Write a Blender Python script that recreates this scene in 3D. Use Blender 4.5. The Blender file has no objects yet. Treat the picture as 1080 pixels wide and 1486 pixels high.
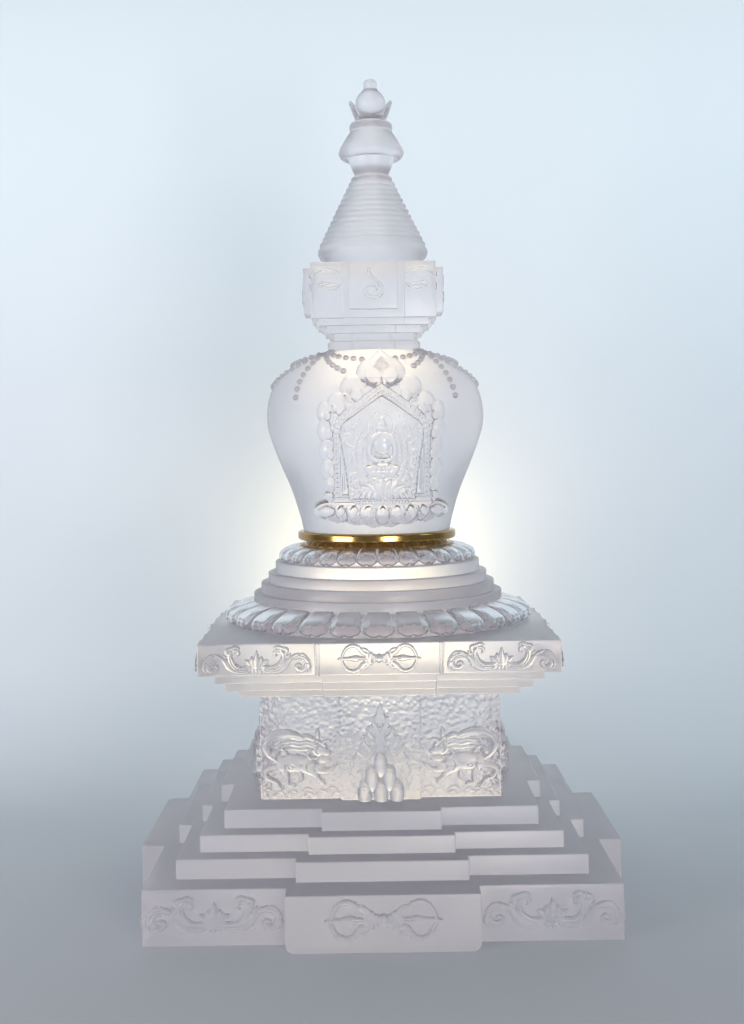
import bpy, bmesh, math, random
import numpy as np
from mathutils import Matrix, Vector

random.seed(4)
S = 0.00022          # one modelling unit in metres: the stupa stands about 25 cm tall
PI = math.pi
scene = bpy.context.scene
COL = scene.collection

# ------------------------------------------------------------------ materials
def new_mat(name):
    m = bpy.data.materials.new(name)
    m.use_nodes = True
    return m, m.node_tree, m.node_tree.nodes['Principled BSDF']

def glass(name, rough=0.3, frost=0.22, bump=0.0, bscale=60.0, trans=0.6, ior=1.42, tint=(1.0, 0.960, 0.975), hammered=False):
    m, nt, p = new_mat(name)
    N, L = nt.nodes, nt.links
    p.inputs['Base Color'].default_value = (*tint, 1)
    p.inputs['Transmission Weight'].default_value = 1.0
    p.inputs['IOR'].default_value = ior
    tc = N.new('ShaderNodeTexCoord')
    n1 = N.new('ShaderNodeTexNoise'); n1.inputs['Scale'].default_value = 35; n1.inputs['Detail'].default_value = 4
    L.new(tc.outputs['Object'], n1.inputs['Vector'])
    mr = N.new('ShaderNodeMapRange')
    mr.inputs['From Min'].default_value = 0.3; mr.inputs['From Max'].default_value = 0.7
    mr.inputs['To Min'].default_value = rough * 0.88; mr.inputs['To Max'].default_value = rough * 1.12
    L.new(n1.outputs['Fac'], mr.inputs['Value']); L.new(mr.outputs['Result'], p.inputs['Roughness'])
    # faint acid-etched waviness of the cast surface
    bm_ = N.new('ShaderNodeBump'); bm_.inputs['Distance'].default_value = 0.0004
    if hammered:
        mp = N.new('ShaderNodeMapping'); mp.inputs['Scale'].default_value = (1, 1, 1)
        L.new(tc.outputs['Object'], mp.inputs['Vector'])
        v = N.new('ShaderNodeTexVoronoi'); v.feature = 'SMOOTH_F1'; v.inputs['Scale'].default_value = bscale; v.inputs['Smoothness'].default_value = 0.6
        L.new(mp.outputs['Vector'], v.inputs['Vector'])
        L.new(v.outputs['Distance'], bm_.inputs['Height'])
        bm_.inputs['Strength'].default_value = bump
        bm_.inputs['Distance'].default_value = 0.0009
    else:
        v = N.new('ShaderNodeTexNoise'); v.inputs['Scale'].default_value = bscale; v.inputs['Detail'].default_value = 3
        L.new(tc.outputs['Object'], v.inputs['Vector'])
        L.new(v.outputs['Fac'], bm_.inputs['Height'])
        bm_.inputs['Strength'].default_value = bump
    L.new(bm_.outputs['Normal'], p.inputs['Normal'])
    # the etched skin scatters part of the light
    d = N.new('ShaderNodeBsdfDiffuse'); d.inputs['Color'].default_value = (0.90, 0.885, 0.92, 1)
    t = N.new('ShaderNodeBsdfTranslucent'); t.inputs['Color'].default_value = (0.97, 0.955, 0.98, 1)
    mx = N.new('ShaderNodeMixShader'); mx.inputs[0].default_value = trans
    L.new(d.outputs[0], mx.inputs[1]); L.new(t.outputs[0], mx.inputs[2])
    mo = N.new('ShaderNodeMixShader'); mo.inputs[0].default_value = frost
    L.new(p.outputs[0], mo.inputs[1]); L.new(mx.outputs[0], mo.inputs[2])
    L.new(mo.outputs[0], N['Material Output'].inputs['Surface'])
    return m

IOR = 1.42
M = {}
M['glass'] = glass('frosted_glass', 0.31, 0.12, 0.10, 90, 0.6)
M['clear'] = glass('vase_glass', 0.33, 0.15, 0.03, 60, 0.7)
M['relief'] = glass('relief_glass', 0.24, 0.15, 0.03, 200, 0.7)
M['niche'] = glass('niche_glass', 0.16, 0.20, 0.03, 200, 0.5)
M['inlay'] = glass('inlay_glass', 0.13, 0.16, 0.03, 200, 0.5)
M['petal'] = glass('petal_glass', 0.26, 0.14, 0.03, 200, 0.6)
M['jewel'] = glass('jewel_glass', 0.28, 0.20, 0.03, 200, 0.6)
M['hammer'] = glass('hammered_glass', 0.24, 0.15, 0.50, 760, 0.6, hammered=True)
M['base'] = glass('plinth_glass', 0.31, 0.33, 0.08, 80, 0.45)
M['low'] = glass('low_relief_glass', 0.27, 0.25, 0.05, 150, 0.5)

m, nt, p = new_mat('polished_brass')
N, L = nt.nodes, nt.links
p.inputs['Base Color'].default_value = (0.44, 0.275, 0.09, 1)
p.inputs['Metallic'].default_value = 1
p.inputs['Roughness'].default_value = 0.16
tc = N.new('ShaderNodeTexCoord'); n = N.new('ShaderNodeTexNoise'); n.inputs['Scale'].default_value = 400; n.inputs['Detail'].default_value = 5
b = N.new('ShaderNodeBump'); b.inputs['Strength'].default_value = 0.25; b.inputs['Distance'].default_value = 0.0002
L.new(tc.outputs['Object'], n.inputs['Vector']); L.new(n.outputs['Fac'], b.inputs['Height']); L.new(b.outputs['Normal'], p.inputs['Normal'])
M['brass'] = m

m, nt, p = new_mat('backdrop_paper')
N, L = nt.nodes, nt.links
p.inputs['Base Color'].default_value = (0.72, 0.76, 0.80, 1)
p.inputs['Roughness'].default_value = 0.85
p.inputs['Specular IOR Level'].default_value = 0.2
tc = N.new('ShaderNodeTexCoord'); n = N.new('ShaderNodeTexNoise'); n.inputs['Scale'].default_value = 300; n.inputs['Detail'].default_value = 4
b = N.new('ShaderNodeBump'); b.inputs['Strength'].default_value = 0.04; b.inputs['Distance'].default_value = 0.0003
L.new(tc.outputs['Object'], n.inputs['Vector']); L.new(n.outputs['Fac'], b.inputs['Height']); L.new(b.outputs['Normal'], p.inputs['Normal'])
M['paper'] = m

# ------------------------------------------------------------------ object helpers
def link(name, me, mat, parent=None):
    o = bpy.data.objects.new(name, me)
    COL.objects.link(o)
    if mat: me.materials.append(mat)
    if parent: o.parent = parent
    return o

def smooth(me, ang=None):
    me.shade_smooth()
    if ang: me.set_sharp_from_angle(angle=math.radians(ang))

def empty(name, parent=None, loc=(0, 0, 0)):
    o = bpy.data.objects.new(name, None); COL.objects.link(o)
    o.location = [c * S for c in loc]; o.empty_display_size = 0.01
    if parent: o.parent = parent
    return o

def copy_tree(o, parent):
    c = o.copy(); COL.objects.link(c); c.parent = parent
    for ch in list(o.children): copy_tree(ch, c)
    return c

def prism(name, pts, z0, z1, mat, parent, bev=1.4, big=None, origin=(0, 0)):
    """vertical-walled block from a plan outline, with softened cast edges"""
    bm = bmesh.new()
    bot = [bm.verts.new((x * S, y * S, z0 * S)) for x, y in pts]
    top = [bm.verts.new((x * S, y * S, z1 * S)) for x, y in pts]
    n = len(pts)
    bm.faces.new(bot[::-1]); bm.faces.new(top)
    for i in range(n):
        bm.faces.new((bot[i], bot[(i + 1) % n], top[(i + 1) % n], top[i]))
    bmesh.ops.recalc_face_normals(bm, faces=bm.faces)
    if big:
        es = [e for e in bm.edges if big(e)]
        bmesh.ops.bevel(bm, geom=es, offset=11 * S, segments=6, profile=0.5, affect='EDGES')
    if bev:
        es = [e for e in bm.edges if e.is_manifold and e.calc_face_angle() > 0.6]
        bmesh.ops.bevel(bm, geom=es, offset=bev * S, segments=3, profile=0.5, affect='EDGES', clamp_overlap=True)
    me = bpy.data.meshes.new(name); bm.to_mesh(me); bm.free()
    smooth(me, 35)
    return link(name, me, mat, parent)

def union(host, others):
    for o in others:
        md = host.modifiers.new('u', 'BOOLEAN'); md.operation = 'UNION'; md.solver = 'EXACT'; md.object = o
    bpy.context.view_layer.update()
    dg = bpy.context.evaluated_depsgraph_get()
    me = bpy.data.meshes.new_from_object(host.evaluated_get(dg))
    me.name = host.name; host.modifiers.clear(); host.data = me
    for o in others: bpy.data.objects.remove(o)
    smooth(me, 35)

def fuse(host, kids):
    """the ornaments are cast in one piece with their host: cut all overlapping walls away, then
    hand every ornament its own share of the common skin"""
    import time; t0 = time.time()
    kids = [k for k in kids if k.data is not None]
    for k in kids:
        k['_own'] = 1
    for i, k in enumerate(kids):
        k.data = k.data.copy() if k.data.users > 1 else k.data
        k.data.polygons.foreach_set('material_index', [i + 1] * len(k.data.polygons))
    mats = [host.data.materials[0]] + [k.data.materials[0] for k in kids]
    host.data.materials.clear()
    for m_ in mats: host.data.materials.append(m_)
    tmp = bpy.data.collections.new('tmp'); scene.collection.children.link(tmp)
    for k in kids: tmp.objects.link(k)
    md = host.modifiers.new('fuse', 'BOOLEAN'); md.operation = 'UNION'; md.solver = 'MANIFOLD'
    md.operand_type = 'COLLECTION'; md.collection = tmp
    md.use_self = False
    bpy.context.view_layer.update()
    me = bpy.data.meshes.new_from_object(host.evaluated_get(bpy.context.evaluated_depsgraph_get()))
    host.modifiers.clear()
    n = len(me.polygons)
    mi = np.zeros(n, int); me.polygons.foreach_get('material_index', mi)
    co = np.zeros(len(me.vertices) * 3); me.vertices.foreach_get('co', co); co = co.reshape(-1, 3)
    ls = np.zeros(n, int); lt = np.zeros(n, int); me.polygons.foreach_get('loop_start', ls); me.polygons.foreach_get('loop_total', lt)
    lv = np.zeros(len(me.loops), int); me.loops.foreach_get('vertex_index', lv)
    for idx, o in enumerate([host] + kids):
        polys = np.nonzero(mi == idx)[0]
        F = [lv[ls[q]:ls[q] + lt[q]] for q in polys]
        if not F:
            print('FUSE: nothing left of', o.name); continue
        used = np.unique(np.concatenate(F)); remap = np.full(len(co), -1); remap[used] = np.arange(len(used))
        nm = bpy.data.meshes.new(o.name)
        nm.from_pydata(co[used].tolist(), [], [remap[f].tolist() for f in F])
        nm.materials.append(mats[idx]); smooth(nm, 35 if o is host else 55)
        o.data = nm
        if o is not host: o.matrix_local = Matrix.Identity(4)
        if '_own' in o: del o['_own']
    bpy.data.collections.remove(tmp)
    print('FUSE', host.name, len(kids), 'kids', n, 'faces', round(time.time() - t0, 1), 's')

def cross(a, w, p):
    """square plan of half-side a with a projection of half-width w and depth p on every side"""
    q = a + p
    return [(-a, -a), (-w, -a), (-w, -q), (w, -q), (w, -a), (a, -a), (a, -w), (q, -w), (q, w), (a, w), (a, a),
            (w, a), (w, q), (-w, q), (-w, a), (-a, a), (-a, w), (-q, w), (-q, -w), (-a, -w)]

def lathe(name, prof, mat, parent, seg=160, ang=40, z0=0):
    """prof: (r, z) from the bottom to the top; closed on the axis"""
    V, F = [], []
    rings = []
    for r, z in prof:
        if r <= 0.001:
            rings.append([len(V)]); V.append((0, 0, z * S))
        else:
            rings.append(list(range(len(V), len(V) + seg)))
            V += [(r * S * math.sin(2 * PI * i / seg), -r * S * math.cos(2 * PI * i / seg), z * S) for i in range(seg)]
    for a, b in zip(rings, rings[1:]):
        for i in range(seg):
            j = (i + 1) % seg
            if len(a) == 1 and len(b) == 1: continue
            if len(a) == 1: F.append((a[0], b[j], b[i]))
            elif len(b) == 1: F.append((a[i], a[j], b[0]))
            else: F.append((a[i], a[j], b[j], b[i]))
    me = bpy.data.meshes.new(name); me.from_pydata(V, [], F)
    bm = bmesh.new(); bm.from_mesh(me); bmesh.ops.recalc_face_normals(bm, faces=bm.faces); bm.to_mesh(me); bm.free()
    smooth(me, ang)
    return link(name, me, mat, parent)

def spline(pts, n=8):
    """Catmull-Rom through the points (any dimension)"""
    P = [np.array(q, float) for q in pts]
    P = [2 * P[0] - P[1]] + P + [2 * P[-1] - P[-2]]
    out = []
    for i in range(1, len(P) - 2):
        for k in range(n):
            t = k / n
            a, b, c, d = P[i - 1], P[i], P[i + 1], P[i + 2]
            out.append(0.5 * ((2 * b) + (-a + c) * t + (2 * a - 5 * b + 4 * c - d) * t * t + (-a + 3 * b - 3 * c + d) * t ** 3))
    out.append(P[-2])
    return np.array(out)

# ------------------------------------------------------------------ carved relief
class Pad:
    """a small height field that carved ornaments are drawn into (sculptor's low relief)"""
    def __init__(s, u0, u1, v0, v1, step=1.0):
        s.us = np.arange(u0, u1 + step * 0.5, step); s.vs = np.arange(v0, v1 + step * 0.5, step)
        s.U, s.V = np.meshgrid(s.us, s.vs, indexing='ij'); s.H = np.zeros_like(s.U)
    fat = 1.0
    def dome(s, cu, cv, ru, rv, h, ang=0, base=0.0):
        c, n = math.cos(ang), math.sin(ang)
        x = ((s.U - cu) * c + (s.V - cv) * n) / ru; y = (-(s.U - cu) * n + (s.V - cv) * c) / rv
        e = 1 - x * x - y * y
        s.H = np.where(e > 0, np.maximum(s.H, base + h * np.sqrt(np.clip(e, 0, 1))), s.H)
    def dist(s, pts, rad, n):
        P = spline([(*q, r * s.fat) for q, r in zip(pts, rad)], n)
        best = np.full_like(s.U, 1e9)
        for A, B in zip(P, P[1:]):
            d = B[:2] - A[:2]; L2 = max(d @ d, 1e-9)
            lo = np.minimum(A[:2], B[:2]) - 2 * max(A[2], B[2]) - 1; hi = np.maximum(A[:2], B[:2]) + 2 * max(A[2], B[2]) + 1
            i0, i1 = np.searchsorted(s.us, [lo[0], hi[0]]); j0, j1 = np.searchsorted(s.vs, [lo[1], hi[1]])
            if i0 >= i1 or j0 >= j1: continue
            u, v = s.U[i0:i1, j0:j1], s.V[i0:i1, j0:j1]
            t = np.clip(((u - A[0]) * d[0] + (v - A[1]) * d[1]) / L2, 0, 1)
            r = np.maximum(A[2] + (B[2] - A[2]) * t, 0.2)
            dd = np.hypot(u - A[0] - t * d[0], v - A[1] - t * d[1]) / r
            best[i0:i1, j0:j1] = np.minimum(best[i0:i1, j0:j1], dd)
        return best
    def stroke(s, pts, rad, h, n=6, base=0.0, add=False):
        if not hasattr(rad, '__len__'): rad = [rad] * len(pts)
        if len(rad) != len(pts): rad = list(np.interp(np.linspace(0, 1, len(pts)), np.linspace(0, 1, len(rad)), rad))
        d = s.dist(pts, rad, n)
        b = base + h * np.sqrt(np.clip(1 - d * d, 0, 1))
        if add: s.H = s.H + np.where(d < 1, b, 0)
        else: s.H = np.where(d < 1, np.maximum(s.H, b), s.H)
    def groove(s, pts, rad, depth, n=6, floor=0.3):
        if not hasattr(rad, '__len__'): rad = [rad] * len(pts)
        if len(rad) != len(pts): rad = list(np.interp(np.linspace(0, 1, len(pts)), np.linspace(0, 1, len(rad)), rad))
        d = s.dist(pts, rad, n)
        cut = s.H - depth * np.sqrt(np.clip(1 - d * d, 0, 1))
        s.H = np.where((d < 1) & (s.H > 0), np.maximum(cut, floor), s.H)
    def sdf(s, pts):
        x, y = s.U, s.V; n = len(pts)
        best = np.full_like(x, 1e9); inside = np.zeros(x.shape, bool)
        for i in range(n):
            (ax, ay), (bx, by) = pts[i], pts[(i + 1) % n]
            dx, dy = bx - ax, by - ay
            t = np.clip(((x - ax) * dx + (y - ay) * dy) / max(dx * dx + dy * dy, 1e-9), 0, 1)
            best = np.minimum(best, np.hypot(x - ax - t * dx, y - ay - t * dy))
            if ay != by:
                inside ^= ((ay > y) != (by > y)) & (x < (bx - ax) * (y - ay) / (by - ay) + ax)
        return np.where(inside, best, -best)
    def poly(s, pts, h, bevel=2.0):
        d = s.sdf(pts); t = np.clip(d / bevel, 0, 1)
        s.H = np.where(d > 0, np.maximum(s.H, h * np.sqrt(1 - (1 - t) ** 2)), s.H)
    def mesh(s, name, front, back, mat, parent, sink=-0.6, eps=0.04):
        """front(u,v,h) and back(u,v) give positions in modelling units; a closed thin shell is returned"""
        m = s.H > eps
        f = np.zeros((m.shape[0] - 1, m.shape[1] - 1), bool)
        f = m[:-1, :-1] | m[1:, :-1] | m[:-1, 1:] | m[1:, 1:]
        for _ in range(4):
            a_ = f[:-1, :-1] & f[1:, 1:] & ~f[1:, :-1] & ~f[:-1, 1:]; b_ = ~f[:-1, :-1] & ~f[1:, 1:] & f[1:, :-1] & f[:-1, 1:]
            f[1:, :-1] |= a_; f[:-1, :-1] |= b_
        used = np.zeros_like(m)
        used[:-1, :-1] |= f; used[1:, :-1] |= f; used[:-1, 1:] |= f; used[1:, 1:] |= f
        idx = np.full(m.shape, -1); idx[used] = np.arange(used.sum()); n = int(used.sum())
        h = np.where(m, s.H, sink)[used]; u = s.U[used]; v = s.V[used]
        A = np.stack(front(u, v, h), 1); B = np.stack(back(u, v), 1)
        V = np.vstack([A, B]) * S
        F = []
        ii, jj = np.nonzero(f)
        for i, j in zip(ii.tolist(), jj.tolist()):
            a, b, c, d = int(idx[i, j]), int(idx[i + 1, j]), int(idx[i + 1, j + 1]), int(idx[i, j + 1])
            F.append((a, b, c, d)); F.append((a + n, d + n, c + n, b + n))
            if j == 0 or not f[i, j - 1]: F.append((b, a, a + n, b + n))
            if j == f.shape[1] - 1 or not f[i, j + 1]: F.append((d, c, c + n, d + n))
            if i == 0 or not f[i - 1, j]: F.append((a, d, d + n, a + n))
            if i == f.shape[0] - 1 or not f[i + 1, j]: F.append((c, b, b + n, c + n))
        me = bpy.data.meshes.new(name); me.from_pydata(V.tolist(), [], F); me.validate()
        smooth(me, 60)
        return link(name, me, mat, parent)

CARVED = []
def on_face(pad, name, mat, parent, u0, v0, depth, scale=1.0, yaw=0.0, hs=1.0, back=1.6):
    """lays a relief on a flat face at distance `depth` from the axis, turned by yaw round the axis"""
    def tr(x, y, z):
        c, n = math.cos(yaw), math.sin(yaw)
        return (x * c - y * n, x * n + y * c, z)
    fr = lambda u, v, h: tr(u * scale + u0, -(depth + h * hs), v * scale + v0)
    bk = lambda u, v: tr(u * scale + u0, -(depth - back) + 0 * u, v * scale + v0)
    o = pad.mesh(name, fr, bk, mat, parent); CARVED.append(o)
    return o

# ------------------------------------------------------------------ the stupa
T = empty('glass_stupa')
T['label'] = 'frosted clear glass stupa with a thin gold ring under its vase'
T['category'] = 'stupa'

# plinth and steps -----------------------------------------------------------
def round_low(e):
    a, b = e.verts
    if max(a.co.z, b.co.z) > 1e-6: return False
    (x1, y1, _), (x2, y2, _) = [tuple(c / S for c in v.co) for v in (a, b)]
    return (abs(x1 - x2) < 1 and abs(abs(x1) - 118.6) < 1 and abs(y1 - y2) < 40) or \
           (abs(y1 - y2) < 1 and abs(abs(y1) - 118.6) < 1 and abs(x1 - x2) < 40)
plinth = prism('stepped_base', cross(296, 118.6, 30), 0, 70, M['base'], T, 2.4, big=round_low)
STEPS = [(259, 108, 18, 66, 95), (232, 93, 15, 91, 117), (204, 77, 18, 113, 141)]
union(plinth, [prism('step', cross(a, w, p_), z0, z1, M['base'], None, 1.8) for a, w, p_, z0, z1 in STEPS])

# pedestal --------------------------------------------------------------------
pedestal = prism('pedestal', cross(160, 53, 9), 141.3, 282, M['hammer'], T, 1.6)

# cornice ---------------------------------------------------------------------
def lip(a, z0, z1):
    return prism('cornice_lip', cross(a, 74, 3), z0, z1, M['glass'], None, 4.2)
cornice = prism('cornice', cross(232.5, 82, 3.5), 318.3, 360, M['glass'], T, 1.8)
union(cornice, [lip(213, 305.6, 320), lip(200, 293.4, 307.4), lip(184, 282.3, 295.2)])
for yaw in (0, PI / 2, -PI / 2):        # the pair of fine ribs framing the middle of each cornice side
    for sx in (-1, 1):
        pad = Pad(-4, 4, -21, 21, 0.5)
        pad.stroke([(-1.8, -19.5), (-1.8, 19.5)], 1.2, 1.3); pad.stroke([(2.0, -19.5), (2.0, 19.5)], 1.2, 1.3)
        on_face(pad, 'rib', M['relief'], cornice, sx * 79, 339, 236, 1, yaw)

# carved scroll, vajra --------------------------------------------------------
def scroll_pad():
    k = 5.86; pad = Pad(-74, 74, -21, 22, 0.7); pad.fat = 1.22
    for sg in (-1, 1):
        def P(q): return [((520 - x) * sg / k, (300 - y) / k) for x, y in q]
        pad.stroke(P([(470, 335), (430, 352), (385, 350), (345, 320), (325, 280), (322, 245), (345, 215), (375, 218), (385, 240), (372, 255)]), [2.2, 3.4, 3.9, 3.5, 3.0, 2.6, 2.3, 2.2, 1.8, 1.0], 2.6)
        pad.stroke(P([(330, 250), (305, 240), (295, 212), (330, 200), (360, 190), (385, 197), (380, 220)]), [1.6, 2.2, 2.4, 2.2, 2.0, 1.6, 1.0], 2.1)
        pad.stroke(P([(455, 372), (400, 375), (345, 362), (305, 325), (280, 290), (245, 262), (205, 240)]), [1.6, 2.6, 3.2, 3.4, 3.0, 2.2, 0.8], 2.4)
        pad.stroke(P([(290, 300), (255, 275), (215, 268), (170, 280), (140, 310), (128, 345), (140, 375)]), [1.6, 2.6, 3.2, 3.2, 2.8, 2.2, 0.8], 2.4)
        pad.stroke(P([(150, 300), (152, 335), (170, 362), (205, 362), (225, 340), (210, 322), (190, 330)]), [1.8, 2.6, 2.9, 2.6, 2.2, 1.8, 1.2], 2.2)
        pad.stroke(P([(215, 262), (180, 250), (150, 270), (122, 300)]), [1.6, 2.0, 1.6, 0.7], 1.8)
        pad.stroke(P([(345, 362), (300, 345), (300, 318)]), [2.0, 1.8, 0.8], 1.7)
        pad.stroke(P([(322, 245), (290, 262), (268, 240)]), [1.8, 1.8, 0.7], 1.7)
        pad.groove(P([(455, 352), (385, 352), (345, 322), (325, 270), (345, 215)]), 0.9, 1.0)
        pad.groove(P([(255, 275), (215, 268), (170, 280), (142, 312)]), 0.9, 1.0)
        # lotus petals
        pad.stroke(P([(505, 340), (488, 300), (484, 262)]), [2.0, 3.4, 0.7], 2.5)
        pad.stroke(P([(500, 345), (465, 310), (435, 285)]), [2.0, 3.2, 0.7], 2.2)
        pad.stroke(P([(500, 350), (475, 352), (455, 378)]), [2.0, 3.0, 0.8], 2.0)
        pad.stroke(P([(512, 345), (498, 362), (492, 382)]), [2.0, 2.6, 0.8], 2.2)
    pad.stroke([(0, -6), (0, 2), (0, 14)], [2.6, 3.8, 0.6], 3.3)
    pad.stroke([(0, -5), (0, -10), (0, -14.5)], [2.4, 2.4, 0.6], 2.8)
    return pad
def vajra_pad():
    k = 5.86; pad = Pad(-57, 57, -20.5, 20.5, 0.7); pad.fat = 1.15
    pad.dome(0, 0, 5.6, 6.0, 5.0)
    for sg in (-1, 1):
        def P(q): return [((517 - x) * sg / k, (283 - y) / k) for x, y in q]
        pad.stroke(P([(480, 262), (480, 305)]), 2.0, 3.0)
        pad.stroke(P([(455, 250), (448, 283), (455, 318)]), [2.6, 3.4, 2.6], 3.0)
        pad.stroke(P([(428, 245), (422, 283), (428, 322)]), [2.0, 2.6, 2.0], 2.6)
        for m_ in (-1, 1):
            def Q(q): return [(u, v * m_) for u, v in P(q)]
            pad.stroke(Q([(425, 255), (400, 240), (378, 218), (366, 190)]), [1.8, 3.0, 2.6, 0.9], 2.5)
            pad.stroke(Q([(372, 222), (350, 195), (315, 188), (275, 205), (248, 245), (236, 280)]), [1.6, 2.3, 2.3, 2.0, 1.7, 1.4], 2.3)
            pad.stroke(Q([(440, 235), (415, 218), (385, 212), (400, 228)]), [1.2, 2.0, 1.4, 1.0], 1.9)
        pad.stroke(P([(422, 283), (380, 283), (340, 283), (290, 283), (235, 283), (208, 285)]), [2.0, 2.6, 3.8, 2.2, 1.6, 0.6], 2.8)
        pad.groove(P([(420, 283), (360, 283)]), 0.8, 1.2)
    return pad
sp, vp = scroll_pad(), vajra_pad()
for yaw in (0, PI / 2, -PI / 2):
    for sx in (-1, 1):
        on_face(sp, 'scroll_relief', M['relief'], cornice, sx * 156, 337, 232.5, 1.0, yaw, 1.6)
        on_face(sp, 'scroll_relief', M['low'], plinth, sx * 207, 36, 296, 1.22, yaw, 1.25)
    on_face(vp, 'thunderbolt_relief', M['relief'], cornice, 0, 340, 236, 1.0, yaw, 1.45)
    on_face(vp, 'thunderbolt_relief', M['low'], plinth, 0, 40, 326, 1.34, yaw, 1.2)

# lion and flaming jewels on the pedestal --------------------------------------
def lion_pad():
    k = 5.61; pad = Pad(-56, 56, -42, 52, 0.8)
    P = lambda q: [((x - 420) / k, (560 - y) / k) for x, y in q]
    D = lambda x, y, rx, ry, h, a=0: pad.dome((x - 420) / k, (560 - y) / k, rx / k, ry / k, h, a)
    D(375, 545, 135, 68, 6.5); D(290, 550, 62, 62, 6.5); D(485, 565, 68, 66, 6.5)
    D(568, 440, 62, 60, 6.0); D(622, 468, 36, 26, 5.0); D(600, 520, 50, 30, 4.0); D(560, 575, 50, 32, 4.5)
    D(540, 395, 40, 36, 5.2)
    pad.stroke(P([(556, 345), (553, 318), (560, 290)]), [3.6, 3.0, 0.8], 4.5)
    pad.stroke(P([(590, 395), (615, 378), (650, 382)]), [2.6, 2.2, 0.8], 4.0)
    pad.stroke(P([(250, 525), (195, 470), (178, 405), (225, 348), (310, 325), (395, 335), (450, 360)]), [3, 6, 7.5, 7.5, 6.5, 4, 1], 5.0)
    D(238, 470, 42, 30, 5.5, 0.3)
    for y0, b in ((352, 0), (378, 8), (402, 4), (428, 12)):
        pad.stroke(P([(520, y0 + 16), (470, y0 - 4 + b), (420, y0 + 10), (360, y0 + b - 6), (290, y0 + 18)]), [3.6, 4.2, 3.8, 3.4, 1.6], 4.4)
    pad.stroke(P([(330, 480), (300, 440), (270, 435), (255, 455)]), [1.6, 2.4, 2.0, 1.2], 5.0)
    pad.stroke(P([(510, 440), (480, 470), (500, 505), (540, 500)]), [2.0, 3.0, 2.4, 1.4], 6.0)
    pad.stroke(P([(470, 590), (530, 625), (560, 665), (590, 690)]), [6.5, 5, 3.6, 3.8], 5.2)
    pad.stroke(P([(560, 600), (610, 608), (655, 590), (700, 550)]), [4.5, 3.4, 2.8, 1.4], 4.6)
    pad.stroke(P([(265, 580), (195, 590), (165, 610), (185, 655), (240, 680), (278, 728)]), [7, 5, 3.4, 3.2, 3, 3.2], 5.0)
    pad.stroke(P([(310, 600), (325, 650), (330, 700), (375, 708)]), [6, 4, 3, 2.8], 4.8)
    pad.stroke(P([(420, 610), (430, 660), (400, 690)]), [3.5, 2.8, 1.2], 3.6)
    for x in (550, 575, 598): pad.stroke(P([(x, 670), (x + 4, 695)]), [1.6, 0.9], 4)
    for x in (250, 272, 292): pad.stroke(P([(x, 715), (x + 8, 735)]), [1.6, 0.8], 3.6)
    D(355, 565, 30, 18, 1.2); pad.groove(P([(335, 565), (355, 580), (380, 562), (358, 552), (342, 560)]), 0.9, 1.4)
    pad.groove(P([(530, 395), (560, 400), (545, 440), (555, 470)]), 1.2, 2.2)
    pad.groove(P([(580, 490), (620, 495), (650, 480)]), 1.3, 2.2)
    pad.groove(P([(545, 385), (600, 420)]), 1.0, 1.6)
    pad.groove(P([(540, 540), (580, 560), (620, 545)]), 1.0, 1.6)
    pad.groove(P([(500, 520), (470, 555), (480, 600)]), 1.1, 1.6)
    for x0, y0, w in ((140, 740, 70), (230, 765, 80), (330, 755, 70), (430, 740, 90), (540, 755, 80), (620, 735, 80), (660, 770, 60), (450, 775, 70)):
        pad.stroke(P([(x0, y0 + 10), (x0 + w * .35, y0 - 8), (x0 + w * .7, y0 - 2), (x0 + w, y0 + 12)]), [0.9, 1.8, 1.6, 0.7], 1.7)
    return pad
lp = lion_pad(); lpm = Pad(-56, 56, -42, 52, 0.8); lpm.H = lp.H[::-1].copy()
for yaw in (0, PI / 2, -PI / 2):
    on_face(lp, 'lion_relief', M['relief'], pedestal, -107, 187, 160, 1, yaw, 1.3)
    on_face(lpm, 'lion_relief', M['relief'], pedestal, 107, 187, 160, 1, yaw, 1.3)

def flame_pad():
    k = 2.83; pad = Pad(-46, 46, -48, 84, 0.8)
    P = lambda q: [((x - 540) / k, (330 - y) / k) for x, y in q]
    out = [(540, 98), (528, 128), (522, 146), (508, 150), (506, 172), (512, 188), (494, 186), (486, 204), (490, 222), (474, 218), (464, 238), (468, 256),
           (452, 256), (444, 280), (450, 296), (436, 300), (426, 330), (432, 352), (424, 380), (440, 430)]
    outline = out + [(1080 - x + 2, y + 3) for x, y in out[::-1]]
    pad.poly(P(outline), 1.6, 2.5)
    rnd = random.Random(3)
    for sg in (-1, 1):
        for (x, y, l, b) in ((14, 180, 60, 6), (30, 215, 55, 12), (48, 250, 58, 14), (66, 285, 60, 16), (84, 320, 62, 16), (98, 360, 56, 14),
                             (40, 290, 50, -8), (60, 335, 50, -8), (78, 375, 50, -6), (20, 250, 50, 6), (8, 215, 60, 0), (92, 410, 40, 10), (70, 420, 40, -8)):
            l *= 1.25; pts = [(540 + sg * x, y - l * .5), (540 + sg * (x + b), y - l * .1), (540 + sg * (x - b * .3), y + l * .25), (540 + sg * (x + b * .2), y + l * .5)]
            pad.stroke(P(pts), [0.5, 1.7, 2.1, 0.7], 3.0)
        pad.stroke(P([(540 + sg * 12, 330), (540 + sg * 22, 270), (540 + sg * 8, 215), (540, 190)]), [1.2, 2.2, 1.8, 0.8], 3.2)
    pad.stroke(P([(540, 300), (540, 250), (540, 205)]), [2.5, 5, 1], 3.6)
    return pad
fp = flame_pad()
jp = Pad(-12, 12, -22, 24, 0.7)
jp.dome(0, 0, 9.4, 18.0, 13)
for z in (10, 14, 18): jp.stroke([(-7, z - 3), (0, z), (7, z - 3)], 1.0, 0.7, add=True)
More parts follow.
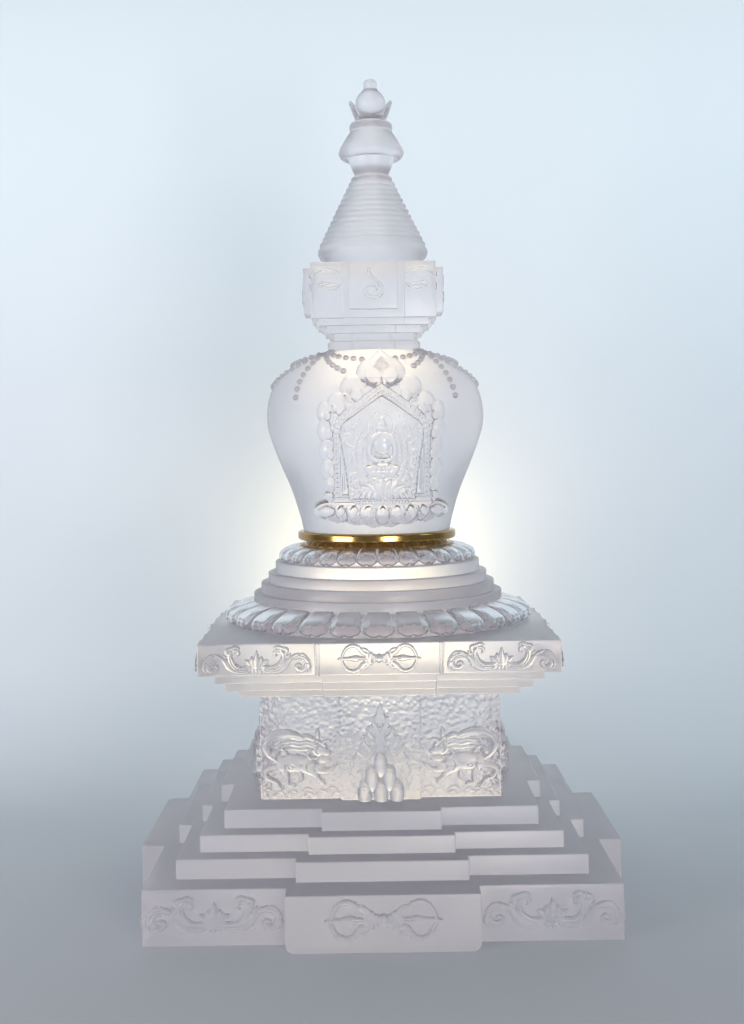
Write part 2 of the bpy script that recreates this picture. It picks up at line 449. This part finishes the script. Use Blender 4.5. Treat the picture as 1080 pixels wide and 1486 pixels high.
for yaw in (0, PI / 2, -PI / 2):
    fl = on_face(fp, 'flame_relief', M['relief'], pedestal, 0, 189, 169, 1, yaw, 1.35)
    for (x, z, d) in ((0, 189, 0), (-11.5, 171, 2), (11.5, 171, 2), (-21, 152, 4), (0, 152, 6), (21, 152, 4)):
        p2 = Pad(-12, 12, -22, 24, 0.7); p2.H = jp.H.copy()
        if z < 164: p2.H[:, p2.vs < (142 - z)] = 0
        on_face(p2, 'jewel', M['jewel'], fl, x, z, 169 + d, 1, yaw, 0.9 if z < 164 else 1.0, back=1.6 + d)

fuse(plinth, [o for o in CARVED if o.parent == plinth])
fuse(cornice, [o for o in CARVED if o.parent == cornice])
fuse(pedestal, [o for o in CARVED if o.parent == pedestal or (o.parent and o.parent.parent == pedestal)])

# lower lotus and round tiers --------------------------------------------------
def ring_profile(pts): return spline(pts, 8)
LOT = ring_profile([(178, 388), (192, 384), (206, 377), (215, 368.5), (217, 362)])
def lathe_from(name, prof, mat, parent, ang=40): return lathe(name, [tuple(q) for q in prof], mat, parent, ang=ang)
LOT2 = ring_profile([(100, 467.5), (114, 466.5), (128, 462), (138, 455), (141.5, 447.5)])
def tier(r, z0, z1):
    b = 1.6
    return [(r, z0), (r, z1 - b), (r - b * .3, z1 - b * .3), (r - b, z1)]
drum = lathe('tiered_drum', [(0, 360.3), (209, 360.3)] + [(r - 4, z - 0.3) for r, z in LOT[::-1]] + [(178, 388)] + tier(178.5, 388.3, 402) + tier(168, 402.2, 416) +
             tier(157.5, 416.2, 430) + tier(147, 430.2, 446) + [(136, 446.3)] + [(r - 3, z - 0.3) for r, z in LOT2[::-1]] + [(0, 467.2)], M['glass'], T, seg=220, ang=35)
lotus, lotus2 = empty('lotus_ring', T), empty('lotus_ring', T)

def petal(name, prof, width, hgt, mat, parent, sink=0.5, npt=0.9):
    """one lotus petal on a curved ring; prof runs from the inner top to the outer lower rim"""
    d = np.hypot(np.diff(prof[:, 0]), np.diff(prof[:, 1])); s_ = np.concatenate([[0], np.cumsum(d)]); Ltot = s_[-1]
    rmax = prof[:, 0].max()
    pad = Pad(-width, width, -1, Ltot + 1, npt)
    U, V = pad.U, pad.V
    w = width * (0.86 + 0.14 * np.clip(V / Ltot, 0, 1))
    # two-lobed lower end
    endv = Ltot - 1.5 - 0.30 * width * np.clip(np.abs(U) / width - 0.30, 0, 1) ** 2 * 3.0 - 1.3 * np.exp(-(U / (width * .13)) ** 2)
    e = np.minimum(np.minimum(w * 0.97 - np.abs(U), (endv - V) * 0.9), V + 3)
    # rounded lower corners
    cx = np.clip(np.abs(U) - width * .25, 0, None); cv = np.clip(V - (Ltot - width * .82), 0, None)
    e = np.minimum(e, width * .73 - np.hypot(cx, cv * 0.9))
    H = np.where(e > 0, hgt * (0.55 * np.sqrt(np.clip(1 - (1 - np.clip(e / 2.2, 0, 1)) ** 2, 0, 1))), 0)
    for off, amp in ((3.4, 0.42), (6.8, 0.42)):
        t = np.clip((e - off) / 2.2, 0, 1)
        H = H + hgt * amp * np.sqrt(np.clip(1 - (1 - t) ** 2, 0, 1)) * (np.clip(V / Ltot * 1.8 - 0.35, 0, 1))
    H = H + np.where(e > 0, hgt * 0.25 * np.sqrt(np.clip(1 - (U / w) ** 2, 0, 1)) * np.clip(e / 4, 0, 1), 0)
    H = np.where(e > 0, np.maximum(H, 0.3), 0)
    pad.H = H
    def pos(u, v, h):
        r = np.interp(v, s_, prof[:, 0]); z = np.interp(v, s_, prof[:, 1])
        g = np.interp(v, s_, np.gradient(prof[:, 0], s_)); gz = np.interp(v, s_, np.gradient(prof[:, 1], s_))
        nrm = np.hypot(g, gz) + 1e-9; nr, nz = -gz / nrm, g / nrm
        a = u / rmax
        rr = r + nr * h; zz = z + nz * h
        return (rr * np.sin(a), -rr * np.cos(a), zz)
    return pad.mesh(name, lambda u, v, h: pos(u, v, h), lambda u, v: pos(u, v, 0 * u - 5.0), mat, parent, sink=-1.0)
NP = 30
pt = petal('petal', LOT, PI * 217 / NP * 0.985, 4.3, M['petal'], lotus)
for i in range(1, NP):
    c = copy_tree(pt, lotus); c.rotation_euler.z = 2 * PI * i / NP
pt.rotation_euler.z = 0

NP2 = 30
pt = petal('petal', LOT2, PI * 141 / NP2 * 0.985, 2.6, M['petal'], lotus2)
for i in range(1, NP2):
    c = copy_tree(pt, lotus2); c.rotation_euler.z = 2 * PI * (i + .5) / NP2
pt.rotation_euler.z = PI / NP2

fuse(drum, list(lotus.children) + list(lotus2.children))

# brass ring -------------------------------------------------------------------
ring = lathe('gold_ring', [(92, 467.8), (100, 467.8), (101.5, 469), (101.5, 474.5), (103, 475.4), (110, 475.6), (112.8, 476.6), (114, 478.2), (114, 479), (114, 485), (114, 485.8), (112.8, 487.2), (110.5, 488.2), (104, 488.4), (92, 488.4), (92, 467.8)], M['brass'], T, seg=200, ang=60)

# vase ---------------------------------------------------------------------------
VP = spline([(91.6, 468.2), (91.6, 485), (104, 486.5), (110.5, 510), (121.5, 546), (136, 581), (147.5, 610.5), (155, 636), (156.5, 653), (155, 669), (151, 685), (145, 698),
             (132, 714), (109, 732), (88, 741), (76, 744), (60, 745)], 6)
VP = np.vstack([[(0, 468.2)], VP[:1], [(91.6, 486.3)], VP[12:], [(0, 745)]])
vase = lathe('vase_body', [tuple(q) for q in VP], M['clear'], T, seg=220, ang=50)
vz, vr = VP[12:-1, 1], VP[12:-1, 0]
def vase_r(z): return np.interp(z, vz, vr)

# strings of beads draped over the shoulder
bead_me = None
def bead_at(parent, az, z):
    global bead_me
    r = float(vase_r(z))
    if bead_me is None:
        bm = bmesh.new(); bmesh.ops.create_uvsphere(bm, u_segments=20, v_segments=14, radius=4.1 * S)
        bead_me = bpy.data.meshes.new('bead'); bm.to_mesh(bead_me); bm.free(); smooth(bead_me); bead_me.materials.append(M['relief'])
    o = bpy.data.objects.new('bead', bead_me); COL.objects.link(o); o.parent = parent
    o.location = ((r + 0.8) * math.sin(az) * S, -(r + 0.8) * math.cos(az) * S, z * S)
def string_of_beads(pts, gap=11.0):
    """pts: (azimuth in degrees, z) control points"""
    g = empty('bead_string', T)
    P = spline(pts, 40)
    XYZ = np.array([[vase_r(z) * math.sin(math.radians(a)), -vase_r(z) * math.cos(math.radians(a)), z] for a, z in P])
    acc = 0; bead_at(g, math.radians(P[0][0]), float(P[0][1]))
    for i in range(1, len(P)):
        acc += float(np.linalg.norm(XYZ[i] - XYZ[i - 1]))
        if acc >= gap and abs(P[i][0] - 3.3) < (11 if P[i][1] > 724 else 21) and P[i][1] < 734: continue   # the niche stands in the swag's way
        if acc >= gap: bead_at(g, math.radians(P[i][0]), float(P[i][1])); acc = 0
for q in (-135, -45, 45, 135):
    string_of_beads([(q, 741), (q, 722), (q, 700), (q + .5, 672)], 11.5)                           # short pendant
    string_of_beads([(q + 4, 741), (q + 10, 736), (q + 22, 731), (q + 36, 727.5), (q + 45, 726.5), (q + 54, 727.5), (q + 68, 731), (q + 80, 736), (q + 86, 741)], 11.5)   # upper swag
    string_of_beads([(q + 2, 738), (q + 8, 732), (q + 15, 723.5), (q + 22, 716), (q + 29, 709), (q + 37, 700), (q + 45, 696), (q + 53, 700), (q + 61, 709), (q + 68, 716), (q + 75, 723.5), (q + 82, 732), (q + 88, 738)], 11.5)

# niche with the seated figure -----------------------------------------------------
K = 5.114
NU = lambda x: (x - 552) / K
NZ = lambda y: 744.6 - y / K
def NPts(q, sg=1): return [(NU(x) * sg, NZ(y)) for x, y in q]
def n_plane(u, v):
    return np.interp(v, [480, 500, 540, 600, 650, 700, 730, 745], [122, 128, 136, 147, 153, 151, 142, 134]) - u * u / 420.0
def n_front(lift=0.0):
    return lambda u, v, h: (u, -(n_plane(u, v) + h + lift), v)
def n_back(u, v):
    R = vase_r(v); ys = np.sqrt(np.clip(R * R - u * u, 100, None)) - 3
    return (u, -np.minimum(ys, n_plane(u, v) - 4), v)
pad = Pad(-98, 98, 488, 742, 0.9)
pad.poly(NPts([(552, 110), (690, 250), (860, 400), (900, 560), (890, 800), (880, 1000), (900, 1090), (204, 1090), (224, 1000), (214, 800), (204, 560), (244, 400), (414, 250)]), 2.5, 2)
lob = [(470, 190, 82, 100, .35), (350, 290, 76, 92, .45), (245, 395, 64, 78, .35), (155, 450, 44, 70, .1), (160, 575, 48, 78, 0), (175, 712, 50, 74, 0), (185, 845, 50, 66, 0), (200, 955, 42, 54, 0), (190, 1035, 34, 34, 0)]
for sg in (-1, 1):
    for (x, y, rx, ry, a) in lob:
        pad.dome(NU(x) * -sg * -1 if sg == 1 else -NU(x), NZ(y), rx / K, ry / K, 6.5, -a * sg)
        X = NU(x) * sg
    for (x, y, r) in ((385, 345, 38), (272, 440, 34), (180, 485, 24), (190, 610, 26), (200, 745, 26), (208, 870, 24)):
        pad.dome(NU(x) * sg, NZ(y), r / K, r * 1.3 / K, 3.4, 0, 5.2)
    for (x0, y0, x1, y1) in ((420, 250, 480, 240), (300, 350, 340, 400), (215, 420, 240, 470)):
        pad.groove(NPts([(x0, y0), ((x0 + x1) / 2 - 10, (y0 + y1) / 2 + 15), (x1, y1)], sg), 1.6, 2.4)
pad.poly(NPts([(552, 24), (568, 40), (604, 70), (648, 108), (682, 150), (696, 200), (680, 260), (552, 330), (424, 260), (408, 200), (422, 150), (456, 108), (500, 70), (536, 40)]), 8.0, 14)
for sg in (-1, 1):
    pad.dome(NU(612) * sg, NZ(210), 52 / K, 60 / K, 1.6, 0.25 * -sg, 7.2)
pad.groove(NPts([(552, 320), (552, 270), (552, 225)]), [1.6, 1.4, 0.6], 1.6)
# moulded arch
def arch(pts): return NPts(pts + [(1104 - x, y) for x, y in pts[::-1][1:]])
inner = [(322, 1068), (296, 830), (262, 620), (268, 560), (300, 520), (552, 345)]
fill = arch([(322, 1068), (296, 830), (262, 620), (268, 560), (300, 520), (552, 345)])
band = arch([(225, 1068), (222, 820), (218, 600), (228, 520), (290, 450), (552, 262)])
d_out = pad.sdf(band); d_in = pad.sdf(fill)
pad.H = np.where(d_out > 0, np.clip(4.8 * np.clip(d_out / 2.0, 0, 1), 0.4, None), pad.H)
# beaded tooth course following the arch
s_along = np.where(np.abs(pad.U) < 60, pad.U * 0.82 + 0, pad.V)
side = (pad.V < NZ(500))
ph = np.where(side, pad.V, np.abs(pad.U)) * 2 * PI / 6.4
course = (d_out > 1.4) & (d_out < 6.2)
pad.H = np.where(course, pad.H - 1.8 + 2.4 * (np.sin(ph) > -0.1), pad.H)
for d0, wd, hh in ((7.8, 0.9, 2.0), (10.2, 0.8, 1.6), (12.8, 0.9, 1.8)):
    pad.H = pad.H + hh * np.exp(-((d_out - d0) / wd) ** 2)
pad.H = np.where(d_in > 0, 4.2 - 3.4 * np.clip(d_in / 2.2, 0, 1), pad.H)
# finely chased ground of flames and clouds round the halo
rng = random.Random(11)
cu, cv = NU(545), NZ(745)
inside = d_in > 2.2
e = np.hypot((pad.U - cu) / 1.0, (pad.V - cv) / 1.38)
ang = np.arctan2(pad.V - cv, pad.U - cu)
tex = np.zeros_like(pad.U)
for r0 in (20, 27, 34.5):
    tex += 2.2 * np.exp(-((e - r0) / 1.2) ** 2)
tex += 1.2 * np.where((e > 21.5) & (e < 26), np.sin(ang * 26 + e * 0.9), 0) + 1.2 * np.where((e > 28.5) & (e < 33), np.sin(ang * 34 - e * 1.2), 0)
pad.H = np.where(inside, pad.H + np.clip(tex, -0.2, 3.0), pad.H)
for i in range(520):
    u = rng.uniform(-56, 56); v = rng.uniform(NZ(1050), NZ(380))
    if math.hypot(u - cu, (v - cv) / 1.38) < 36.5: continue
    iu = int(round((u - pad.us[0]) / 0.9)); iv = int(round((v - pad.vs[0]) / 0.9))
    if not (0 <= iu < len(pad.us) and 0 <= iv < len(pad.vs)) or d_in[iu, iv] < 4: continue
    a = rng.uniform(0.6, 2.2) if u > 0 else rng.uniform(0.9, 2.5); l = rng.uniform(3.5, 6); c = rng.uniform(-3, 3)
    pts = [(u - l / 2 * math.cos(a), v - l / 2 * math.sin(a)), (u + c * math.sin(a) * .6, v - c * math.cos(a) * .6), (u + l / 2 * math.cos(a) + c, v + l / 2 * math.sin(a)), (u + l / 2 * math.cos(a) + c * .2, v + l * .75 * math.sin(a))]
    pad.stroke(pts, [0.8, 1.5, 1.3, 0.6], rng.uniform(1.6, 3.0), base=0.8, n=3)
niche = pad.mesh('niche', n_front(), n_back, M['niche'], T)
niche.rotation_euler.z = math.radians(3.3)

fg = Pad(-40, 40, NZ(1080), NZ(410), 0.7)
def G(pts, rad, h, base=0.0, sym=False):
    for sg in ((1, -1) if sym else (1,)):
        q = [((x - 545) / K * sg, NZ(y)) for x, y in pts]
        r = [a / K for a in rad] if hasattr(rad, '__len__') else rad / K
        fg.stroke(q, r, h, base=base)
def GD(x, y, rx, ry, h, base=0.0): fg.dome((x - 545) / K, NZ(y), rx / K, ry / K, h, 0, base)
# halo of the head
for r0, h in ((92, 1.4), (74, 1.6)):
    q = [((r0 * math.sin(t)) / K, NZ(545 - r0 * 1.05 * math.cos(t))) for t in np.linspace(-2.4, 2.4, 22)]
    fg.stroke(q, 1.2, h)
GD(545, 560, 34, 46, 5.5); GD(545, 512, 20, 20, 4.4); GD(545, 534, 31, 24, 5.2)
G([(510, 575), (507, 600)], [7, 5], 3.6, sym=True)
GD(545, 665, 62, 72, 5.2); G([(535, 612), (520, 616), (490, 640)], [16, 20, 24], 4.8, sym=True)
G([(610, 640), (632, 700), (628, 760), (590, 790), (555, 790)], [20, 19, 17, 15, 12], 5.4, sym=True)
GD(545, 700, 34, 40, 1.0, 5.0)
GD(545, 850, 100, 42, 5.0); G([(640, 850), (610, 880), (545, 872), (480, 880), (450, 850)], [26, 26, 24, 26, 26], 6.0)
G([(545, 905), (520, 890), (470, 895), (440, 905)], [14, 16, 14, 8], 5.0, sym=True)
for yy, w in ((735, 50), (760, 44), (800, 58), (826, 66)):
    G([(545 - w, yy - 12), (545 - w / 3, yy + 5), (545 + w / 3, yy + 5), (545 + w, yy - 12)], 5, 0.9, base=5.4)
for x in (490, 515, 575, 600):
    G([(x, 690), (545 + (x - 545) * .7, 740), (545 + (x - 545) * 1.1, 790)], 4, 0.9, base=5.0)
for x in (470, 500, 530, 560, 590, 620): G([(x, 842), (x + (x - 545) * .15, 890)], 4.5, 0.9, base=5.2)
fg.groove([((x - 545) / K, NZ(y)) for x, y in ((500, 868), (545, 858), (590, 868))], 0.8, 1.5)
fg.groove([((x - 545) / K, NZ(y)) for x, y in ((532, 560), (540, 562))], 0.5, 1.0); fg.groove([((x - 545) / K, NZ(y)) for x, y in ((550, 562), (558, 560))], 0.5, 1.0)
fg.groove([((x - 545) / K, NZ(y)) for x, y in ((538, 584), (552, 584))], 0.5, 0.9)
G([(560, 700), (560, 760)], [14, 14], 1.6, base=4.2)
figure = fg.mesh('seated_figure', n_front(2.6), lambda u, v: (u, -(n_plane(u, v) - 2), v), M['inlay'], niche)

lo = Pad(-44, 44, NZ(1080), NZ(900), 0.8)
for dx, w, tip, h in ((0, 30, 905, 4.6), (55, 26, 915, 4.0), (100, 24, 930, 3.6), (145, 20, 950, 3.0), (180, 16, 970, 2.4)):
    for sg in (1, -1):
        lo.stroke([(dx * .35 * sg / K, NZ(1025)), (dx * .75 * sg / K, NZ((tip + 1025) / 2 + 5)), (dx * 1.1 * sg / K, NZ(tip + 8))], [w * .5 / K, w / K, 1.2 / K], h)
for sg in (1, -1):
    for dx, w in ((0, 18), (45, 18), (88, 16), (128, 14), (165, 12)):
        lo.stroke([(dx * .9 * sg / K, NZ(1010)), (dx * 1.0 * sg / K, NZ(1035)), (dx * 1.05 * sg / K, NZ(1062))], [w * .7 / K, w / K, 2 / K], 4.2)
lo.mesh('lotus_seat', n_front(1.0), lambda u, v: (u, -(n_plane(u, v) - 2), v), M['inlay'], niche)

# lotus base of the niche
lb = Pad(-98, 98, NZ(1262), NZ(1040), 0.9)
outl = [((x - 552) / K, NZ(y)) for x, y in ((205, 1072), (900, 1072), (930, 1140), (925, 1195), (860, 1222), (800, 1212), (740, 1238), (680, 1230), (620, 1254), (552, 1246), (490, 1256), (425, 1232), (365, 1238), (300, 1214), (240, 1222), (180, 1195), (175, 1140))]
lb.poly(outl, 4.5, 6)
for sg in (-1, 1):
    for dx, ry, a in ((0, 66, 0), (104, 66, .16), (200, 62, .34), (285, 56, .5)):
        if dx == 0 and sg == 1: continue
        lb.dome(dx * sg / K, NZ(1165 - dx * .06), 44 / K, ry / K, 4.2, a * sg, 3.6)
        lb.dome(dx * sg / K, NZ(1158 - dx * .06), 26 / K, ry * .68 / K, 2.4, a * sg, 7.6)
    for dx in (52, 152, 245):
        lb.stroke([(dx * sg / K, NZ(1130)), (dx * 1.05 * sg / K, NZ(1180)), (dx * 1.1 * sg / K, NZ(1232 - dx * .08))], [10 / K, 20 / K, 5 / K], 4.5, base=2.5)
for sg in (-1, 1):
    for dx, ry, a in ((0, 70, 0), (104, 70, .16), (200, 66, .34), (285, 60, .5)):
        ring_ = [(dx * sg / K + (46 / K) * math.sin(t) * math.cos(a * sg) + (ry / K) * -math.cos(t) * -math.sin(a * sg) * -1, NZ(1165 - dx * .06) - (ry / K) * math.cos(t)) for t in np.linspace(-2.2, 2.2, 14)]
        lb.groove(ring_, 0.9, 2.6, n=3)
lb.H = np.where(lb.sdf(outl) > 0, lb.H, 0)
for sg in (-1, 1):
    lb.dome(sg * (945 - 552) / K, NZ(1130), 76 / K, 62 / K, 8.5, -0.35 * sg); lb.dome(sg * (920 - 552) / K, NZ(1148), 44 / K, 30 / K, 3.0, -0.3 * sg, 7.0)
    lb.groove([(sg * (880 - 552) / K, NZ(1120)), (sg * (930 - 552) / K, NZ(1100)), (sg * (985 - 552) / K, NZ(1125))], 1.2, 2.2)
    lb.dome(sg * (905 - 552) / K, NZ(1060), 22 / K, 24 / K, 6.0)
for i in range(-9, 10):
    lb.dome(i * 21 / K, NZ(1082), 9.5 / K, 17 / K, 3.2, 0, 3.6)
lb.stroke([(-205 / K, NZ(1060)), (0, NZ(1062)), (205 / K, NZ(1060))], 7 / K, 7)
lb.mesh('lotus_base', n_front(0), lambda u, v: n_back(u, v), M['inlay'], niche)

bpy.context.view_layer.update()
fuse(vase, [niche] + list(niche.children))

# harmika (square head with the eyes) -----------------------------------------------
harmika = prism('eye_block', cross(87, 43, 2), 787.2, 865, M['glass'], T, 1.6)
tabs = [prism('harmika_step', cross(a_, w_, 4), z0_, z1_, M['glass'], None, 1.0) for a_, w_, z0_, z1_ in
        ((77, 42, 777.8, 790), (66, 30, 767.3, 779.5), (56, 22, 755.3, 769), (62, 29, 742.5, 757))]
for yaw in (0, PI / 2, -PI / 2, PI):
    bm = bmesh.new(); bmesh.ops.create_cube(bm, size=1)
    for v in bm.verts:
        v.co.x = v.co.x * 67 * S; v.co.y = (-90 + v.co.y * 20) * S; v.co.z = (831 + v.co.z * 66) * S
    bmesh.ops.bevel(bm, geom=list(bm.edges), offset=1.8 * S, segments=3, profile=0.5, affect='EDGES')
    bm.transform(Matrix.Rotation(yaw, 4, 'Z'))
    me = bpy.data.meshes.new('face_panel'); bm.to_mesh(me); bm.free()
    tabs.append(link('face_panel', me, M['glass']))
union(harmika, tabs)
for yaw in (0, PI / 2, -PI / 2):
    k = 4.53
    sw = Pad(-18, 18, -24, 26, 0.35); sw.fat = 1.3
    sw.stroke([((x - 547) / k, (220 - y) / k) for x, y in ((520, 130), (522, 155), (545, 190), (585, 225), (600, 255), (595, 290), (565, 310), (525, 305), (495, 280), (500, 245), (530, 235), (560, 242), (568, 262))],
              [1.0, 1.4, 1.6, 1.7, 1.8, 1.8, 1.8, 1.8, 1.6, 1.4, 1.3, 1.2, 1.0], 2.3)
    on_face(sw, 'spiral_mark', M['relief'], harmika, 0, 834, 100, 1, yaw)
    for sg in (-1, 1):
        ey = Pad(-22, 22, -24, 28, 0.35); ey.fat = 1.3
        q = lambda L_: [((265 - x) * sg / k, (210 - y) / k) for x, y in L_]
        ey.stroke(q([(190, 210), (215, 200), (250, 206), (300, 212), (345, 207)]), [0.9, 1.6, 1.8, 1.6, 0.8], 2.0)
        ey.stroke(q([(195, 212), (225, 225), (270, 238), (305, 235), (328, 220)]), [0.9, 1.4, 1.6, 1.5, 0.9], 1.8)
        on_face(ey, 'eye', M['relief'], harmika, sg * -1 * -1 * 62, 834, 87, 1, yaw)
        br = Pad(-26, 26, -4, 28, 0.35); br.fat = 1.25
        br.stroke(q([(160, 165), (185, 135), (230, 118), (290, 122), (335, 138)]), [1.0, 1.7, 2.0, 1.7, 0.9], 1.7)
        on_face(br, 'brow', M['relief'], harmika, sg * 62, 834, 87, 1, yaw)

fuse(harmika, list(harmika.children))

# spire --------------------------------------------------------------------------------
prof = [(0, 865.3), (58, 865.3), (62, 868), (70, 874), (77, 880.5), (79.5, 887), (79, 892), (76, 896)]
n_r = 13; z = 897.0; r = 75.5
for i in range(n_r):
    dz = (1000 - 897) / n_r; dr = (75.5 - 25) / n_r
    r0 = 75.5 - dr * i; zz = 897 + dz * i
    prof += [(r0 + 0.2, zz), (r0 + 1.0, zz + dz * .25), (r0 + 0.6, zz + dz * .55), (r0 - dr * .55, zz + dz * .85), (r0 - dr * .95, zz + dz * .95)]
prof += [(24, 1000.5), (0, 1000.5)]
lathe('ringed_spire', prof, M['glass'], T, seg=160, ang=180)
cp = spline([(24, 1001), (28.5, 1011), (32.5, 1021), (34, 1029)], 5).tolist() + spline([(35, 1027.5), (39, 1023.5), (44, 1026), (47, 1032), (46, 1038), (41, 1047), (35, 1057), (30.5, 1064), (31, 1069), (30, 1075), (25, 1078.5)], 5).tolist()
lathe('parasol_crown', [(0, 1001)] + [tuple(q) for q in cp] + [(0, 1079)], M['glass'], T, seg=120, ang=60)
# crescent moon
def cr_h(u, v):
    i = np.clip(np.rint((u - cr.us[0]) / 0.6).astype(int), 0, len(cr.us) - 1); j = np.clip(np.rint((v - cr.vs[0]) / 0.6).astype(int), 0, len(cr.vs) - 1)
    return cr.H[i, j]
cr = Pad(-33, 33, 1078, 1110, 0.6)
outer = spline([(-21, 1079), (-25, 1088), (-28.5, 1098), (-31, 1106)], 6).tolist()
tipi = spline([(-31, 1106), (-28, 1107.5), (-20, 1100), (-11, 1093), (0, 1090.5)], 6).tolist()
half = outer + tipi[1:]
cr.poly(half + [(-x, z) for x, z in half[::-1][1:]], 23, 5)
cr.mesh('crescent', lambda u, v, h: (u, -h, v), lambda u, v: (u, 0.7 * np.clip(cr_h(u, v), 0.5, None), v), M['glass'], T, sink=0.0)
jl = spline([(8, 1087.9), (15, 1092), (20, 1100), (21.3, 1108), (18.5, 1116), (13, 1122.5), (10, 1126), (9.6, 1131), (9.4, 1136), (7, 1139.2), (3, 1140.2)], 6)
lathe('finial_jewel', [(0, 1087.9)] + [tuple(q) for q in jl] + [(0, 1140.4)], M['glass'], T, seg=80, ang=80)

# ------------------------------------------------------------------ setting: seamless sweep
def sweep():
    prof = [(-5200, 0)]
    prof += [(y, 0) for y in (-3000, -1500, -700, 0, 220)]
    R = 520; yc = 280
    for i in range(0, 25):
        a = i / 24 * PI / 2
        prof.append((yc + R * math.sin(a), R - R * math.cos(a)))
    prof += [(yc + R, z) for z in (700, 1200, 2000, 3000)]
    xs = [-4500, -2500, -1200, 0, 1200, 2500, 4500]
    V = [(x * S, y * S, z * S) for x in xs for y, z in prof]; n = len(prof); F = []
    for i in range(len(xs) - 1):
        for j in range(n - 1):
            F.append((i * n + j, (i + 1) * n + j, (i + 1) * n + j + 1, i * n + j + 1))
    me = bpy.data.meshes.new('backdrop'); me.from_pydata(V, [], F); smooth(me)
    o = link('backdrop', me, M['paper']); o['kind'] = 'structure'
    return o
sweep()
T.location.z = 0.0002

# ------------------------------------------------------------------ lights
def area(name, loc, target, size, power, color, sizey=None, spread=180):
    l = bpy.data.lights.new(name, 'AREA'); l.energy = power; l.color = color
    l.shape = 'RECTANGLE' if sizey else 'SQUARE'
    l.size = size * S
    if sizey: l.size_y = sizey * S
    l.spread = math.radians(spread)
    o = bpy.data.objects.new(name, l); COL.objects.link(o)
    o.location = [c * S for c in loc]
    d = Vector(target) - Vector(loc)
    o.rotation_euler = d.to_track_quat('-Z', 'Y').to_euler()
    return o
area('lamp_glow', (0, 585, 350), (0, 800, 370), 200, 0.046, (1.0, 0.80, 0.46))
area('lamp_top', (0, -300, 2150), (0, 800, 1220), 3600, 0.31, (0.82, 0.965, 1.0), 600, spread=74)
area('lamp_side', (-1800, -300, 1300), (-500, 800, 700), 700, 0.06, (0.62, 0.88, 1.0), spread=90)
area('lamp_side', (1800, -300, 1300), (500, 800, 700), 700, 0.10, (0.62, 0.88, 1.0), spread=90)
area('lamp_window', (-1900, -1600, 300), (0, 0, 300), 1300, 1.15, (1.0, 0.90, 0.90), 560)
area('lamp_window', (770, -2370, 300), (0, 0, 300), 850, 1.05, (1.0, 0.90, 0.90), 560)

w = bpy.data.worlds.new('World'); scene.world = w; w.use_nodes = True
bg = w.node_tree.nodes['Background']
bg.inputs['Color'].default_value = (0.82, 0.88, 0.93, 1); bg.inputs['Strength'].default_value = 0.24

# ------------------------------------------------------------------ camera
cam = bpy.data.cameras.new('Camera'); co = bpy.data.objects.new('Camera', cam); COL.objects.link(co)
cam.sensor_fit = 'VERTICAL'; cam.sensor_height = 36; cam.lens = 36 * 1900 / 1486
cam.shift_y = -103 / 1486; cam.clip_start = 0.01; cam.clip_end = 50
co.location = (-5 * S, -1900 * S, 616 * S + 0.0002)
co.rotation_euler = (PI / 2, math.radians(0.86), 0)
scene.camera = co

vs = scene.view_settings
vs.view_transform = 'Standard'; vs.look = 'None'; vs.exposure = 0.07; vs.gamma = 1
c = scene.cycles
c.max_bounces = 48; c.transmission_bounces = 48; c.glossy_bounces = 48; c.diffuse_bounces = 24
c.caustics_reflective = True; c.caustics_refractive = True; c.blur_glossy = 0.5
c.sample_clamp_indirect = 4.0
c.use_denoising = True
